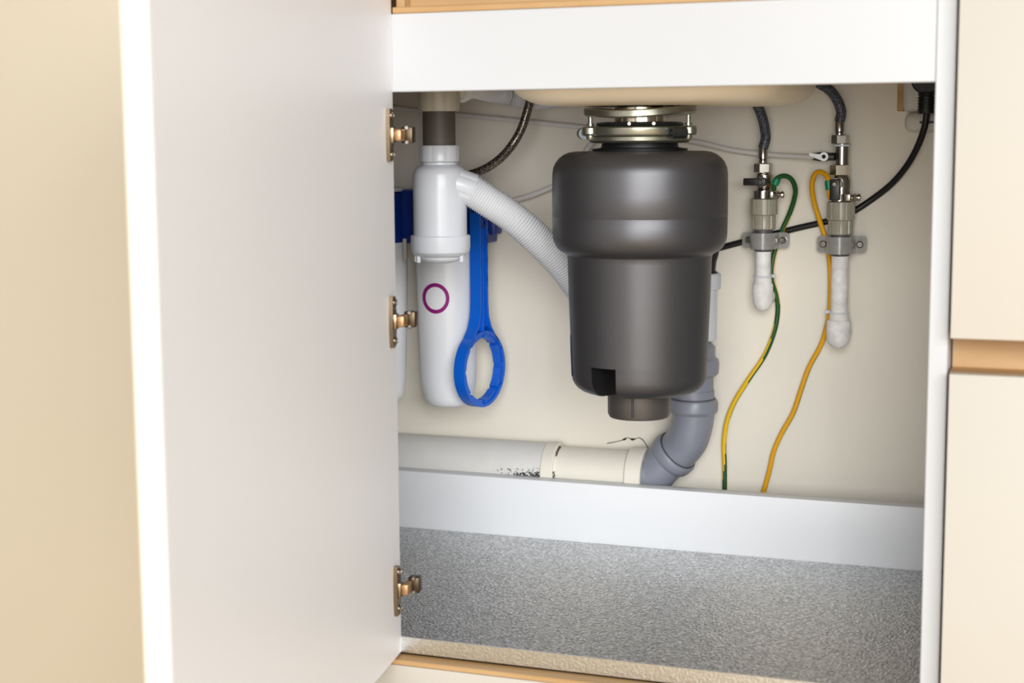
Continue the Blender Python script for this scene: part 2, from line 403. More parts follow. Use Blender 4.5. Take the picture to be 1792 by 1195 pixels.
# notch walls run inwards: shell thickness, then pocket blackened to deepen its shade
il = angs.index(lo); ih = angs.index(hi)
def inward(v, d):
    q = v.co - dA; rr = Vector((q.x, q.y, 0)); L = max(rr.length - d, .036)
    return bm.verts.new(Vector((dA.x, dA.y, v.co.z)) + rr.normalized() * L)
for idx in (il, ih):
    col = [rings[k][idx] for k in range(knotch, len(prof))]; mid = [inward(v, .0028) for v in col]; inn = [inward(v, .045) for v in col]
    for k in range(len(col) - 1):
        bm.faces.new((col[k], col[k + 1], mid[k + 1], mid[k])); bm.faces.new((mid[k], mid[k + 1], inn[k + 1], inn[k])).material_index = 1
top = [rings[knotch][i] for i in range(il, ih + 1)]; inn = [inward(v, .045) for v in top]
for k in range(len(top) - 1): bm.faces.new((top[k], top[k + 1], inn[k + 1], inn[k])).material_index = 1
obj('body_shell', bm, ['body', 'rubber'], gd, sharp=28)
# inner can seen through the notch, with its webs
bm = B(); lathe(bm, dl([(57, 626), (57, 681), (50, 683)]), dA, segs=48)
obj('inner_can', bm, 'motor', gd)
# motor end bell below
bm = B(); lathe(bm, dl([(56, 676), (55.5, 684), (55.2, 722), (52, 728), (30, 729), (0, 729)]), dA, segs=64)
bell = obj('end_bell', bm, 'motor', gd)
bm = B(); s = phi(1108, 55); c = dA + (toC * math.cos(s) + side * math.sin(s)) * (55.2 * DK)
box(bm, (-.0016, -.0016, dz(722)), (.0016, .0006, dz(686)), .0004, 1, (side * math.cos(s) - toC * math.sin(s), toC * math.cos(s) + side * math.sin(s), ZV), c)
obj('rib', bm, 'bodyin', bell)
# shoulder latch and gasket neck
bm = B(); lathe(bm, dl([(82, 265), (83, 260), (74, 259), (67, 258), (66, 252), (64, 246), (50, 246)]), dA, segs=64); obj('neck_gasket', bm, 'rubber', gd)
# label round the left flank
bm = B(); vt = []
for y, hw in ((586, 121.3), (600, 121), (630, 120.1), (656, 119)):
    vt.append([bm.verts.new(dA + ZV * dz(y) + (toC * math.cos(a) + side * math.sin(a)) * ((hw + .5) * DK)) for a in [R(-88 - 28 * q / 8 + 10) for q in range(9)]])
for A, C in zip(vt, vt[1:]):
    for i in range(8): bm.faces.new((A[i], A[i + 1], C[i + 1], C[i]))
r_ = bmesh.ops.solidify(bm, geom=bm.faces[:], thickness=.0003)
obj('label_sticker', bm, 'label', gd, label='pale blue sticker wrapped round the left flank')
# lower mounting ring, clamp ring, backup plate, support ring
bm = B(); lathe(bm, dl([(70, 250.5), (84, 249.5), (88, 246), (88.5, 240), (86, 237.5), (70, 237.5)]), dA, segs=64); obj('lower_mounting_ring', bm, 'zinc', gd)
bm = B()
lathe(bm, dl([(70, 238), (90, 237), (91.5, 234), (91.5, 224), (89, 221.5), (70, 221)]), dA, segs=64)
clamp = obj('upper_mounting_ring', bm, 'zinc', gd)
bolts = [-70, 66, 178]
for a in bolts:
    d = toC * math.cos(R(a)) + side * math.sin(R(a)); c = dA + d * (90 * DK)
    bm = B(); lathe(bm, [(.0, dz(236.5)), (.0082, dz(236.5)), (.0098, dz(234)), (.0098, dz(224)), (.008, dz(221)), (0, dz(221))], c, segs=20); obj('ear', bm, 'zinc', clamp)
    bm = B(); lathe(bm, [(0, dz(244.5)), (.0038, dz(244.5)), (.0045, dz(242)), (.0045, dz(236.5)), (.0026, dz(236.4)), (.0026, dz(219.6)), (.0042, dz(219.5)), (.0042, dz(216)), (.0026, dz(215.8)), (.0026, dz(202)), (0, dz(202))], c, segs=14)
    obj('mounting_bolt', bm, 'zinc', gd)
for a, L in ((-79, .014), (40, .020)):      # locking lugs with hollow screw tubes
    d = toC * math.cos(R(a)) + side * math.sin(R(a)); tdir = (toC * -math.sin(R(a)) + side * math.cos(R(a)))
    c = dA + d * (96 * DK) + ZV * dz(233)
    bm = B()
    p0 = c - tdir * L * .5; p1 = c + tdir * L * .5
    lathe(bm, [(.0042, .003), (.0042, 0), (.0066, 0), (.0066, L), (0, L)], p0 + d * .002, tdir, 18)
    obj('locking_lug', bm, 'zincd', clamp)
bm = B(); lathe(bm, dl([(50, 221.5), (74, 220.5), (76, 218), (74, 214.5), (66, 213.5), (50, 213.5)]), dA, segs=64); bp_ = obj('backup_plate', bm, 'zincd', gd)
for a in (-14, 18): screw(bp_, 'stud', dA + (toC * math.cos(R(a)) + side * math.sin(R(a))) * (75 * DK) + ZV * dz(217), toC, .0022, 'steel', .0012)
bm = B(); lathe(bm, dl([(44, 214), (44, 188), (46, 186), (38, 186), (38, 214)]), dA, segs=48, caps=False); obj('sink_flange', bm, 'steel', gd, label='polished sink flange glinting above the plate')
bm = B()
x, y, a = frame((0, 0, 1), toC); ringv = []
for i in range(64):
    t = 2 * math.pi * i / 64; d = x * math.cos(t) + y * math.sin(t)
    wv = .0022 * math.cos(2 * t + .4) * -1 + .0012 * d.dot(side)
    ringv.append([bm.verts.new(dA + d * (rr * DK) + ZV * (dz(yy) + wv)) for rr, yy in ((60, 202.5), (95, 203.5), (97, 201), (97, 191.5), (95, 189.5), (60, 190))])
for i in range(64):
    A, C = ringv[i], ringv[(i + 1) % 64]
    for k in range(6): bm.faces.new((A[k], A[(k + 1) % 6], C[(k + 1) % 6], C[k]))
obj('support_ring', bm, 'zinc', gd)
# discharge stub at the back where the outlet pipe meets it
bm = B(); cyl(bm, dA - toC * .085 + ZV * dz(470), dA - toC * .125 + ZV * dz(470), .022, segs=24, bev=.002); obj('discharge_stub', bm, 'rubber', gd)

# ------------------------------------------------------------------ bottle trap
TA = at(770, 360, .30); TK = mpp(TA); tA = Vector((TA.x, TA.y, 0))
def tz(y): return at(770, y, .30).z
def tl(prof): return [(hw * TK, tz(y)) for hw, y in prof]
bt = empty('bottle_trap', (TA.x, TA.y, tz(462)), 'white plastic bottle trap below the dark grey tailpiece', 'drain trap')
bm = B(); lathe(bm, tl([(26, 286), (31, 284), (31, 288), (38, 291), (44, 297), (46.5, 305), (47, 330), (47, 412), (40, 414)]), tA, segs=56); obj('body', bm, 'wplastic', bt)
gear = lambda N, d: (lambda t, h: 1 - d * (.5 + .5 * math.cos(N * t)) ** 12)
bm = B(); lathe(bm, tl([(29, 284), (33, 283), (34.5, 281), (34.5, 257), (33, 254.5), (28, 254)]), tA, segs=96, rfun=gear(8, .03)); obj('cap_nut', bm, 'wplastic', bt)
bm = B(); lathe(bm, tl([(47.5, 411), (51, 411), (52.5, 413), (52.5, 432), (51, 440), (45, 446), (37, 449), (36.5, 451), (33, 455), (20, 459.5), (0, 461)]), tA, segs=56); cup = obj('bottle_cup', bm, 'wplastic', bt)
for a in (-78, -58, 66, 120, 200, 260):
    d = toC * math.cos(R(a)) + side * math.sin(R(a)); t_ = Vector((-d.y, d.x, 0))
    bm = B(); box(bm, (-.0017, -.003, tz(458)), (.0017, .002, tz(440)), .0008, 1, (t_, d, ZV), tA + d * (43 * TK)); obj('grip_lug', bm, 'wplastic', cup)
bm = B(); cyl(bm, tA + ZV * tz(258), tA + ZV * tz(170), 28.5 * TK, segs=40); obj('tailpiece', bm, 'dkgrey', bt, label='dark grey straight pipe above the trap')
bm = B(); lathe(bm, tl([(28, 195), (34, 195), (35.5, 192), (37, 168), (36.5, 150), (28, 148)]), tA, segs=72, rfun=gear(8, .035)); obj('upper_nut', bm, 'bplastic', bt, label='beige plastic nut at the top of the tailpiece')
bm = B(); cyl(bm, tA + ZV * tz(148), tA + ZV * .7195, 30 * TK, segs=32); cyl(bm, at(770, 152, .30), at(812, 160, .32), .010, segs=20); obj('tee', bm, 'bplastic', bt)
# outlet nut
h0, h1 = at(796, 322, .302), at(850, 341, .318)
bm = B(); ax = (h1 - h0).normalized()
lathe(bm, [(0, 0), (.0195, 0), (.0212, .0012), (.0212, .0255), (.0204, .0270), (.017, .0275)], h0 - ax * .002, ax, 72, rfun=gear(6, .05)); obj('outlet_nut', bm, 'wplastic', bt)
bm = B(); cyl(bm, tA + Vector((0, 0, tz(320))), h0 + ax * .006, .0165, segs=28); obj('outlet_stub', bm, 'wplastic', bt)

def ribbed(pts, r, pitch, depth, segs=28):
    p = resample(spline(pts, 24), pitch / 4)
    b = B(); tube(b, p, lambda i, s: r - depth * (.5 - .5 * math.cos(2 * math.pi * s / pitch)), segs); return b
hp = [h0 + ax * .020, at(856, 353, .316), at(884, 371, .322), at(914, 394, .33), at(950, 427, .345), at(985, 463, .36), at(1020, 510, .38), at(1060, 565, .41), at(1100, 620, .45)]
obj('drain_hose', ribbed(hp, 28.6 * mpp(hp[2]), .0033, .0017, 32), 'hose', label='pale grey corrugated drain hose slanting behind the disposer', cat='hose', sharp=80)
op = [at(806, 157, .32), at(826, 150, .36), at(860, 157, .44), at(890, 164, .47), at(925, 169, .475), at(965, 168, .47), at(1000, 158, .46)]
obj('overflow_hose', ribbed(op, .0165, .0033, .0015, 28), 'hose', label='grey corrugated overflow hose at the top, behind the sink bowl', cat='hose', sharp=80)
# braided steel hose
bp2 = [at(930, 165, .45), at(924, 190, .447), at(914, 222, .445), at(899, 250, .44), at(878, 275, .44), at(850, 295, .44), at(820, 306, .44), at(785, 312, .44)]
bm = B(); tube(bm, resample(spline(bp2, 10), .0011), lambda i, s: .0057 + .0003 * (i % 2), 14)
obj('braided_hose', bm, 'braid', label='thin braided steel hose curving down behind the bottle trap', cat='hose', sharp=60)
# white filter water tubes
up = [at(560, 165, .535), at(640, 178, .54), at(690, 187, .54), at(760, 196, .54), at(860, 206, .54), at(940, 214, .54), at(1025, 223, .54), at(1120, 234, .54), at(1215, 247, .54), at(1280, 262, .54), at(1340, 270, .538), at(1390, 273, .525), at(1424, 274, .512)]
bm = B(); tube(bm, spline(up, 8), .0034, 12); obj('water_tube', bm, 'tube', label='thin white water tube crossing the whole back wall', cat='tube')
lp = [at(1046, 238, .52), at(1026, 262, .53), at(1010, 295, .535), at(985, 317, .54), at(960, 329, .54), at(930, 341, .54), at(898, 350, .54), at(860, 360, .53), at(830, 372, .52)]
bm = B(); tube(bm, spline(lp, 8), .0036, 12); obj('water_tube', bm, 'tube', label='short white water tube between the drain hose and the disposer', cat='tube')

# ------------------------------------------------------------------ water filter
FY = .49
wf = empty('water_filter', at(720, 711, FY), 'white twin canister water filter under a blue wall bracket', 'water filter')
FA = at(783, 500, FY); FK = mpp(FA); fA = Vector((FA.x, FA.y, 0))
def fz(y): return at(783, y, FY).z
cprof = [(0, 709), (20, 709), (33, 707), (40, 702), (45, 692), (47.5, 675), (49, 660), (51.5, 560), (54, 470), (54, 425)]
off = Vector((-.108, 0, 0))
for k in (0, 1):
    bm = B(); lathe(bm, [(hw * FK, fz(y)) for hw, y in cprof], fA + off * k, segs=56); can = obj('canister', bm, 'canister', wf)
    if k == 0:
        bm = B(); cx, cy = 768.5, 517; vt = []
        dirs = lambda px: math.asin(max(-1, min(1, (px - 783) / 53.0)))
        for i in range(48):
            t = 2 * math.pi * i / 48; row = []
            for rr in (18.6, 24.8):
                a = dirs(cx + rr * .97 * math.cos(t)); row.append(bm.verts.new(fA + ZV * fz(cy + rr * 1.06 * math.sin(t)) + (toC * math.cos(a) + side * math.sin(a)) * ((53.4 + .35) * FK - (cy + rr * math.sin(t) - 517) * .022 * FK)))
            vt.append(row)
        for i in range(48): A, C = vt[i], vt[(i + 1) % 48]; bm.faces.new((A[0], A[1], C[1], C[0]))
        bmesh.ops.solidify(bm, geom=bm.faces[:], thickness=.0002)
        obj('ring_emblem', bm, 'magenta', can, label='magenta ring emblem printed on the canister')
    bm = B(); lathe(bm, [(.030, fz(430)), (.041, fz(430)), (.0425, fz(427)), (.0425, fz(340)), (.030, fz(336))], fA + off * k, segs=56, rfun=gear(10, .03)); obj('filter_head', bm, 'navy', wf)
    bm = B(); lathe(bm, [(.036, fz(336)), (.040, fz(335)), (.040, fz(329)), (.03, fz(328))], fA + off * k, segs=48); obj('head_cap', bm, 'wplastic', wf)
bm = B()
bl = fA.x - .17; br = at(846, 400, .50).x
box(bm, (bl, .490, fz(427)), (br, .556, fz(333)), .003, 2)
box(bm, (br - .012, .525, fz(413)), (at(873, 400, .54).x, .556, fz(383)), .004, 2)
obj('wall_bracket', bm, 'navy', wf)
for px, y1 in ((708, 455), (724, 456)):
    bm = B(); p = at(px, 425, .455); q = at(px, y1, .455); box(bm, (p.x - .0024, .4535, q.z), (p.x + .0024, .4575, p.z + .006), .0006, 1); obj('locking_tab', bm, 'bplastic', wf)

# blue filter wrench hung edge-on from the bracket
wn_c = at(840, 645, .475)
KW = mpp(wn_c); tc_ = (CAM - wn_c); tc_.z = 0; tc_.normalize(); sd = Vector((-tc_.y, tc_.x, 0)); sd = sd if sd.dot(RT) > 0 else -sd
ang = R(57); wn = tc_ * math.cos(ang) + sd * math.sin(ang); wu = sd * math.cos(ang) - tc_ * math.sin(ang)
RO = 67 * KW; RI = 61 * KW; TT = .0165
top_v = (645 - 372) * KW
wr = empty('filter_wrench', wn_c - ZV * RO, 'blue plastic ring wrench hanging from the filter bracket', 'wrench')
bm = B()
hw = .0100
nA = 72
outer = []; inner = []
# ring: outer outline runs out into the handle
for i in range(nA):
    t = math.pi / 2 + 2 * math.pi * i / nA
    outer.append(Vector((RO * math.cos(t), RO * math.sin(t)))); 
    tooth = RI + (.0035 if (i % 12) in (0,) else 0)
    inner.append(Vector((tooth * math.cos(t), tooth * math.sin(t))))
def P3(p, d): return wn_c + wu * p.x + ZV * p.y + wn * d
def ringsolid(bm, outer, inner, d0, d1):
    n = len(outer)
    V = [[bm.verts.new(P3(p, d)) for p in loop] for loop, d in ((outer, d0), (outer, d1), (inner, d1), (inner, d0))]
    for a in range(4):
        A, C = V[a], V[(a + 1) % 4]
        for i in range(n): j = (i + 1) % n; bm.faces.new((A[i], A[j], C[j], C[i]))
ringsolid(bm, outer, inner, -TT / 2, TT / 2)
ring_o = obj('ring', bm, 'blue', wr)
for i in range(8):          # raised grips inside the ring
    bm = B(); t0 = R(45 * i + 4); t1 = R(45 * i + 41); lo_, hi_ = [], []
    for k in range(9):
        t = t0 + (t1 - t0) * k / 8; d = Vector((math.cos(t), math.sin(t))); lo_.append(d * (RI + .0005)); hi_.append(d * (RI - .0050))
    poly = lo_ + hi_[::-1]; vA = [bm.verts.new(P3(p, -TT * .36)) for p in poly]; vB = [bm.verts.new(P3(p, TT * .36)) for p in poly]
    bm.faces.new(vA); bm.faces.new(vB)
    for k in range(len(poly)): j = (k + 1) % len(poly); bm.faces.new((vA[k], vA[j], vB[j], vB[k]))
    obj('grip_tooth', bm, 'blue', ring_o)
# handle: tapering web with raised flanges and a hanging hole boss
bm = B()
half = []
for k in range(15):
    v = RO * .60 + (top_v - RO * .60) * k / 14
    q = v - RO * .60; wv = hw + (.030) * math.exp(-(q / .022) ** 1.5)
    wv = min(wv, math.sqrt(max(RO * RO - v * v, 0)) if v < RO * .7 else 1); half.append((wv, v))
for k in range(len(half) - 1):
    (w0, v0), (w1, v1) = half[k], half[k + 1]
    if v0 < RO * .86: pass
    for s_ in (-1, 1):      # flange
        a = [Vector((s_ * w0, v0)), Vector((s_ * (w0 - .0035), v0)), Vector((s_ * (w1 - .0035), v1)), Vector((s_ * w1, v1))]
        va = [bm.verts.new(P3(p, -TT / 2)) for p in a]; vb = [bm.verts.new(P3(p, TT / 2)) for p in a]
        bm.faces.new(va); bm.faces.new(vb)
        for i in range(4): j = (i + 1) % 4; bm.faces.new((va[i], va[j], vb[j], vb[i]))
    if v0 > RI:
        a = [Vector((-w0 + .002, v0)), Vector((w0 - .002, v0)), Vector((w1 - .002, v1)), Vector((-w1 + .002, v1))]
        va = [bm.verts.new(P3(p, -TT * .2)) for p in a]; vb = [bm.verts.new(P3(p, TT * .2)) for p in a]
        bm.faces.new(va); bm.faces.new(vb)
        for i in range(4): j = (i + 1) % 4; bm.faces.new((va[i], va[j], vb[j], vb[i]))
bmesh.ops.remove_doubles(bm, verts=bm.verts[:], dist=1e-5)
a = [Vector((-.0012, RI)), Vector((.0012, RI)), Vector((.0012, top_v)), Vector((-.0012, top_v))]      # centre rib
va = [bm.verts.new(P3(p, -TT * .42)) for p in a]; vb = [bm.verts.new(P3(p, TT * .42)) for p in a]
bm.faces.new(va); bm.faces.new(vb)
for i in range(4): j = (i + 1) % 4; bm.faces.new((va[i], va[j], vb[j], vb[i]))
hd = obj('handle', bm, 'blue', wr)
bm = B(); lathe(bm, [(.0042, -TT * .5), (.0078, -TT * .5), (.0078, TT * .5), (.0042, TT * .5), (.0042, -TT * .5)], wn_c + ZV * (top_v - .014), wn, 20, caps=False); obj('hanging_eye', bm, 'navy', hd)

# ------------------------------------------------------------------ waste pipe along the wall
PYc = .523
pl_ = at(700, 767, PYc); pk = mpp(pl_)
PR = .037
def pz(px): return at(px, 0, PYc).x
zc = at(960, 774.5, PYc).z - PR
def seg(bm, x0, x1, r, rin=None, bev=.001):
    cyl(bm, (x0, PYc, zc), (x1, PYc, zc), r, segs=48, bev=bev)
wp = empty('waste_pipe', (-.05, PYc, zc - PR), 'old cream waste pipe lying along the wall behind the rear rail', 'pipe')
X = lambda px: at(px, 810, PYc - PR).x
bm = B(); seg(bm, -.45, X(946), PR); obj('pipe_run', bm, 'oldpipe', wp)
# black mould specks low on the run, thickening towards the collar
nt = M['oldpipe'].node_tree; bs = nt.nodes['Principled BSDF']; old = bs.inputs['Base Color'].links[0].from_socket
tc = nt.nodes.new('ShaderNodeTexCoord'); sx_ = nt.nodes.new('ShaderNodeSeparateXYZ'); nt.links.new(tc.outputs['Object'], sx_.inputs[0])
zt_ = at(930, 808, PYc - PR * .9).z - (zc - PR); zb_ = at(930, 832, PYc - PR * .9).z - (zc - PR)
mx = nt.nodes.new('ShaderNodeMapRange'); mx.inputs['From Min'].default_value = X(820) + .05; mx.inputs['From Max'].default_value = X(940) + .05; nt.links.new(sx_.outputs['X'], mx.inputs['Value'])
mz = nt.nodes.new('ShaderNodeMapRange'); mz.inputs['From Min'].default_value = zt_; mz.inputs['From Max'].default_value = zb_; nt.links.new(sx_.outputs['Z'], mz.inputs['Value'])
mu = nt.nodes.new('ShaderNodeMath'); mu.operation = 'MULTIPLY'; nt.links.new(mx.outputs[0], mu.inputs[0]); nt.links.new(mz.outputs[0], mu.inputs[1])
nn = nt.nodes.new('ShaderNodeTexNoise'); nn.inputs['Scale'].default_value = 420; nn.inputs['Detail'].default_value = 4; nt.links.new(tc.outputs['Object'], nn.inputs['Vector'])
ad = nt.nodes.new('ShaderNodeMath'); ad.operation = 'MULTIPLY_ADD'; nt.links.new(mu.outputs[0], ad.inputs[0]); ad.inputs[1].default_value = .45; nt.links.new(nn.outputs['Fac'], ad.inputs[2])
th = nt.nodes.new('ShaderNodeMapRange'); th.inputs['From Min'].default_value = .74; th.inputs['From Max'].default_value = .84; nt.links.new(ad.outputs[0], th.inputs['Value'])
mix = nt.nodes.new('ShaderNodeMix'); mix.data_type = 'RGBA'; nt.links.new(th.outputs[0], mix.inputs['Factor']); nt.links.new(old, mix.inputs['A']); mix.inputs['B'].default_value = (.03, .03, .035, 1)
nt.links.new(mix.outputs['Result'], bs.inputs['Base Color'])
bm = B(); seg(bm, X(944), X(966), PR + .0016, bev=.0015); obj('collar', bm, 'oldcream', wp)
bm = B(); seg(bm, X(965), X(1094), PR - .0035); obj('pipe_socket', bm, 'oldcream', wp, label='cream pipe section between the two collars')
bm = B(); xa, xb = X(1091), X(1119)
lathe(bm, [(PR - .006, 0), (PR - .0005, 0), (PR + .0012, .0012), (PR + .0012, xb - xa - .002), (PR - .001, xb - xa), (PR - .0065, xb - xa), (PR - .0065, xb - xa - .02)], (xa, PYc, zc), (1, 0, 0), 48, caps=False)
obj('end_collar', bm, 'oldcream', wp)
for t0, t1 in ((8, 46), (84, 118)):
    bm = B(); pts = []
    for i in range(18):
        a_ = R(t0 + (t1 - t0) * i / 17); jit = .0012 * math.sin(i * 2.3 + t0) + .0008 * math.sin(i * 5.1)
        pts.append(Vector((X(968) + jit, PYc - math.sin(a_) * (PR - .0032), zc + math.cos(a_) * (PR - .0032))))
    tube(bm, pts, lambda i, s: .0004 + .0009 * abs(math.sin(i * 1.1)), 6)
    obj('joint_crack', bm, 'crack', wp, label='dark ragged gap beside the collar')

# ------------------------------------------------------------------ grey elbow fittings and standpipe
gx = at(1213, 700, PYc)
GR = 36.5 * mpp(gx)
ge = empty('grey_elbow_pipe', (at(1130, 820, PYc).x, PYc, zc - GR), 'grey plastic elbow pipe rising from the waste pipe', 'pipe')
e0 = Vector((X(1100), PYc, zc)); e1 = Vector((at(1138, 815, PYc).x, PYc, zc)); e2 = at(1180, 794, PYc); e3 = at(1208, 764, PYc); e4 = at(1213, 728, PYc); e5 = at(1213, 690, PYc); PYV = PYc - .012; e4 = at(1213, 728, PYV); e5 = at(1213, 690, PYV)
bm = B()
# first 45 degree bend
d45 = (e3 - e1).normalized()
path1 = spline([e0, e1.lerp(e0, .3), e1 + Vector((.004, 0, .0015)), e1.lerp(e2, .55), e2], 8)
tube(bm, path1, GR, 40); obj('lower_bend', bm, 'grey', ge)
bm = B(); rd = (e3 - e2).normalized(); rd = Vector((.70, -.22, .68)).normalized()
lathe(bm, [(GR - .001, -.012), (GR + .001, -.012), (GR + .0042, -.008), (GR + .0048, -.004), (GR + .0048, .004), (GR + .003, .007), (GR + .0005, .0075), (GR - .003, .0075)], e2, rd, 56); obj('socket_ring', bm, 'grey', ge)
bm = B(); lathe(bm, [(GR - .002, .0070), (GR + .0022, .0070), (GR + .0018, .0082), (GR - .002, .0084)], e2, rd, 56); obj('seal', bm, 'grub', ge, label='dark rubber seal in the socket mouth')
bm = B(); path2 = spline([e2 - rd * .004, e2 + rd * .010, e2 + rd * .022 + Vector((.0, 0, .001)), e3 + Vector((.0005, -.009, .004)), Vector((e4.x, PYV, e4.z)), Vector((e4.x, PYV, e5.z + .006))], 8)
tube(bm, path2, GR, 40); obj('upper_bend', bm, 'grey', ge)
c = at(1214, 710, PYV); c.x = e4.x
bm = B(); lathe(bm, [(GR - .001, -.011), (GR + .0008, -.011), (GR + .0035, -.008), (GR + .005, -.006), (GR + .005, .005), (GR + .0035, .009), (GR + .0008, .0105), (GR - .001, .0105)], c, ZV, 56); obj('socket_ring', bm, 'grey', ge)
bm = B(); lathe(bm, [(GR - .002, .0100), (GR + .0018, .0100), (GR + .0014, .0113), (GR - .002, .0115)], c, ZV, 56); obj('seal', bm, 'grub', ge, label='dark rubber seal in the socket mouth')
z2 = at(1213, 650, PYV).z
bm = B(); cyl(bm, c, (c.x, PYV, z2), GR - .0012, segs=48); obj('riser', bm, 'grey', ge)
bm = B(); zz = lambda y: at(1213, y, PYV).z
lathe(bm, [(GR - .001, zz(658)), (GR + .0015, zz(657)), (GR + .0055, zz(652)), (GR + .0062, zz(634)), (GR + .005, zz(628)), (GR + .001, zz(624)), (GR - .0015, zz(624))], (c.x, PYV, 0), ZV, 56); obj('coupling', bm, 'grey', ge)
bm = B(); sx = at(1228, 560, PYV).x
lathe(bm, [(GR - .002, zz(626)), (GR - .002, zz(606)), (GR - .012, zz(592)), (.0, zz(592))], (c.x + .003, PYV, 0), ZV, 48); obj('reducer', bm, 'grey', ge)
sp = empty('white_standpipe', (sx, PYV, zz(592)), 'white standpipe on the grey reducer, half behind the disposer', 'pipe')
bm = B(); cyl(bm, (sx, PYV, zz(594)), (sx, PYV, zz(500)), .0205, segs=36, bev=.0005); obj('tube', bm, 'wplastic', sp)
bm = B(); lathe(bm, [(.0205, zz(506)), (.0245, zz(505)), (.0252, zz(503)), (.0252, zz(480)), (.0235, zz(477)), (.014, zz(477))], (sx, PYV, 0), ZV, 40); obj('socket', bm, 'wplastic', sp)
bm = B()
bp3 = [Vector((sx, PYV, zz(480))), Vector((sx + .002, PYV, zz(455))), Vector((sx + .006, PYV - .003, zz(432))), Vector((sx - .002, PYV - .02, zz(418))), Vector((sx - .03, PYc - .07, zz(410)))]
tube(bm, spline(bp3, 8), lambda i, s: .0172 if s > .006 else .0205, 24)
obj('rubber_spout', bm, 'rubber', label='black rubber spout plugged into the white standpipe', cat='spout')

# ------------------------------------------------------------------ water supply points
def supply(ax, ys, tag_):
    """ax: pixel x of axis; returns closure for axis points at pixel rows"""
    Y = .525
    def A(y): return at(ax, y, Y)
    return A
def hwm(px): return px * .00075
def stack(bm, A, prof, segs=36, rfun=None):
    o = A(500); lathe(bm, [(hwm(h), A(y).z) for h, y in prof], (o.x, .525, 0), ZV, segs, rfun=rfun)
def pipe_thing(ax, y_clip, y_ring, y_bulb0, y_end, ytop, label, hwp=14, hwb=18):
    A = supply(ax, None, None); o = A(500)
    t = empty('supply_pipe', (o.x, .525, A(y_end).z), label, 'pipe')
    bm = B(); stack(bm, A, [(hwp - .5, y_ring + 2), (hwp, y_ring), (hwp, y_clip + 4)], 36); obj('pipe', bm, 'ppr', t)
    bm = B(); stack(bm, A, [(hwp, y_bulb0 + 2), (hwp + 1.8, y_bulb0), (hwp + 1.8, y_ring + 8), (hwp + 1, y_ring + 6), (hwp + 1.8, y_ring + 4), (hwp + 1.5, y_ring), (hwp, y_ring - 1)], 36); obj('socket', bm, 'ppr', t)
    bm = B(); m = (y_end - y_bulb0); pr = [(0, y_end), (hwb * .45, y_end - m * .05), (hwb * .78, y_end - m * .17), (hwb * .97, y_end - m * .34), (hwb, y_end - m * .5), (hwb, y_bulb0 + 4), (hwb - 1, y_bulb0), (hwp, y_bulb0)]
    stack(bm, A, pr, 36); cyl(bm, (o.x, .527, A((y_bulb0 + y_end) / 2).z), (o.x, WALL + .002, A((y_bulb0 + y_end) / 2).z), .0125, segs=24); obj('elbow', bm, 'ppr', t)
    return A, t
def union_part(A, t, y0, y1, y2, y3, hw1, hw2):
    g = lambda N, d: (lambda th, h: 1 - d * (1 if math.cos(N * th) > .8 else 0))
    bm = B(); stack(bm, A, [(hw1 - 5, y0), (hw1, y0 + 1.5), (hw1, y1 - 1), (hw1 - 2, y1)], 96, g(12, .035)); obj('union_nut', bm, 'union', t, label='smoky translucent union nut')
    bm = B(); stack(bm, A, [(hw2 - 1, y1), (hw2, y1 + 2), (hw2, y2 - 2), (hw2 - 3, y2), (hw2 - 8, y2)], 96, g(8, .06)); obj('union_body', bm, 'union', t)
    bm = B(); stack(bm, A, [(15.5, y2 - 3), (16.5, y2), (16.5, y3), (14, y3 + 2)], 36); obj('pipe_sleeve', bm, 'grub', t, label='grimy grey sleeve passing through the clip')
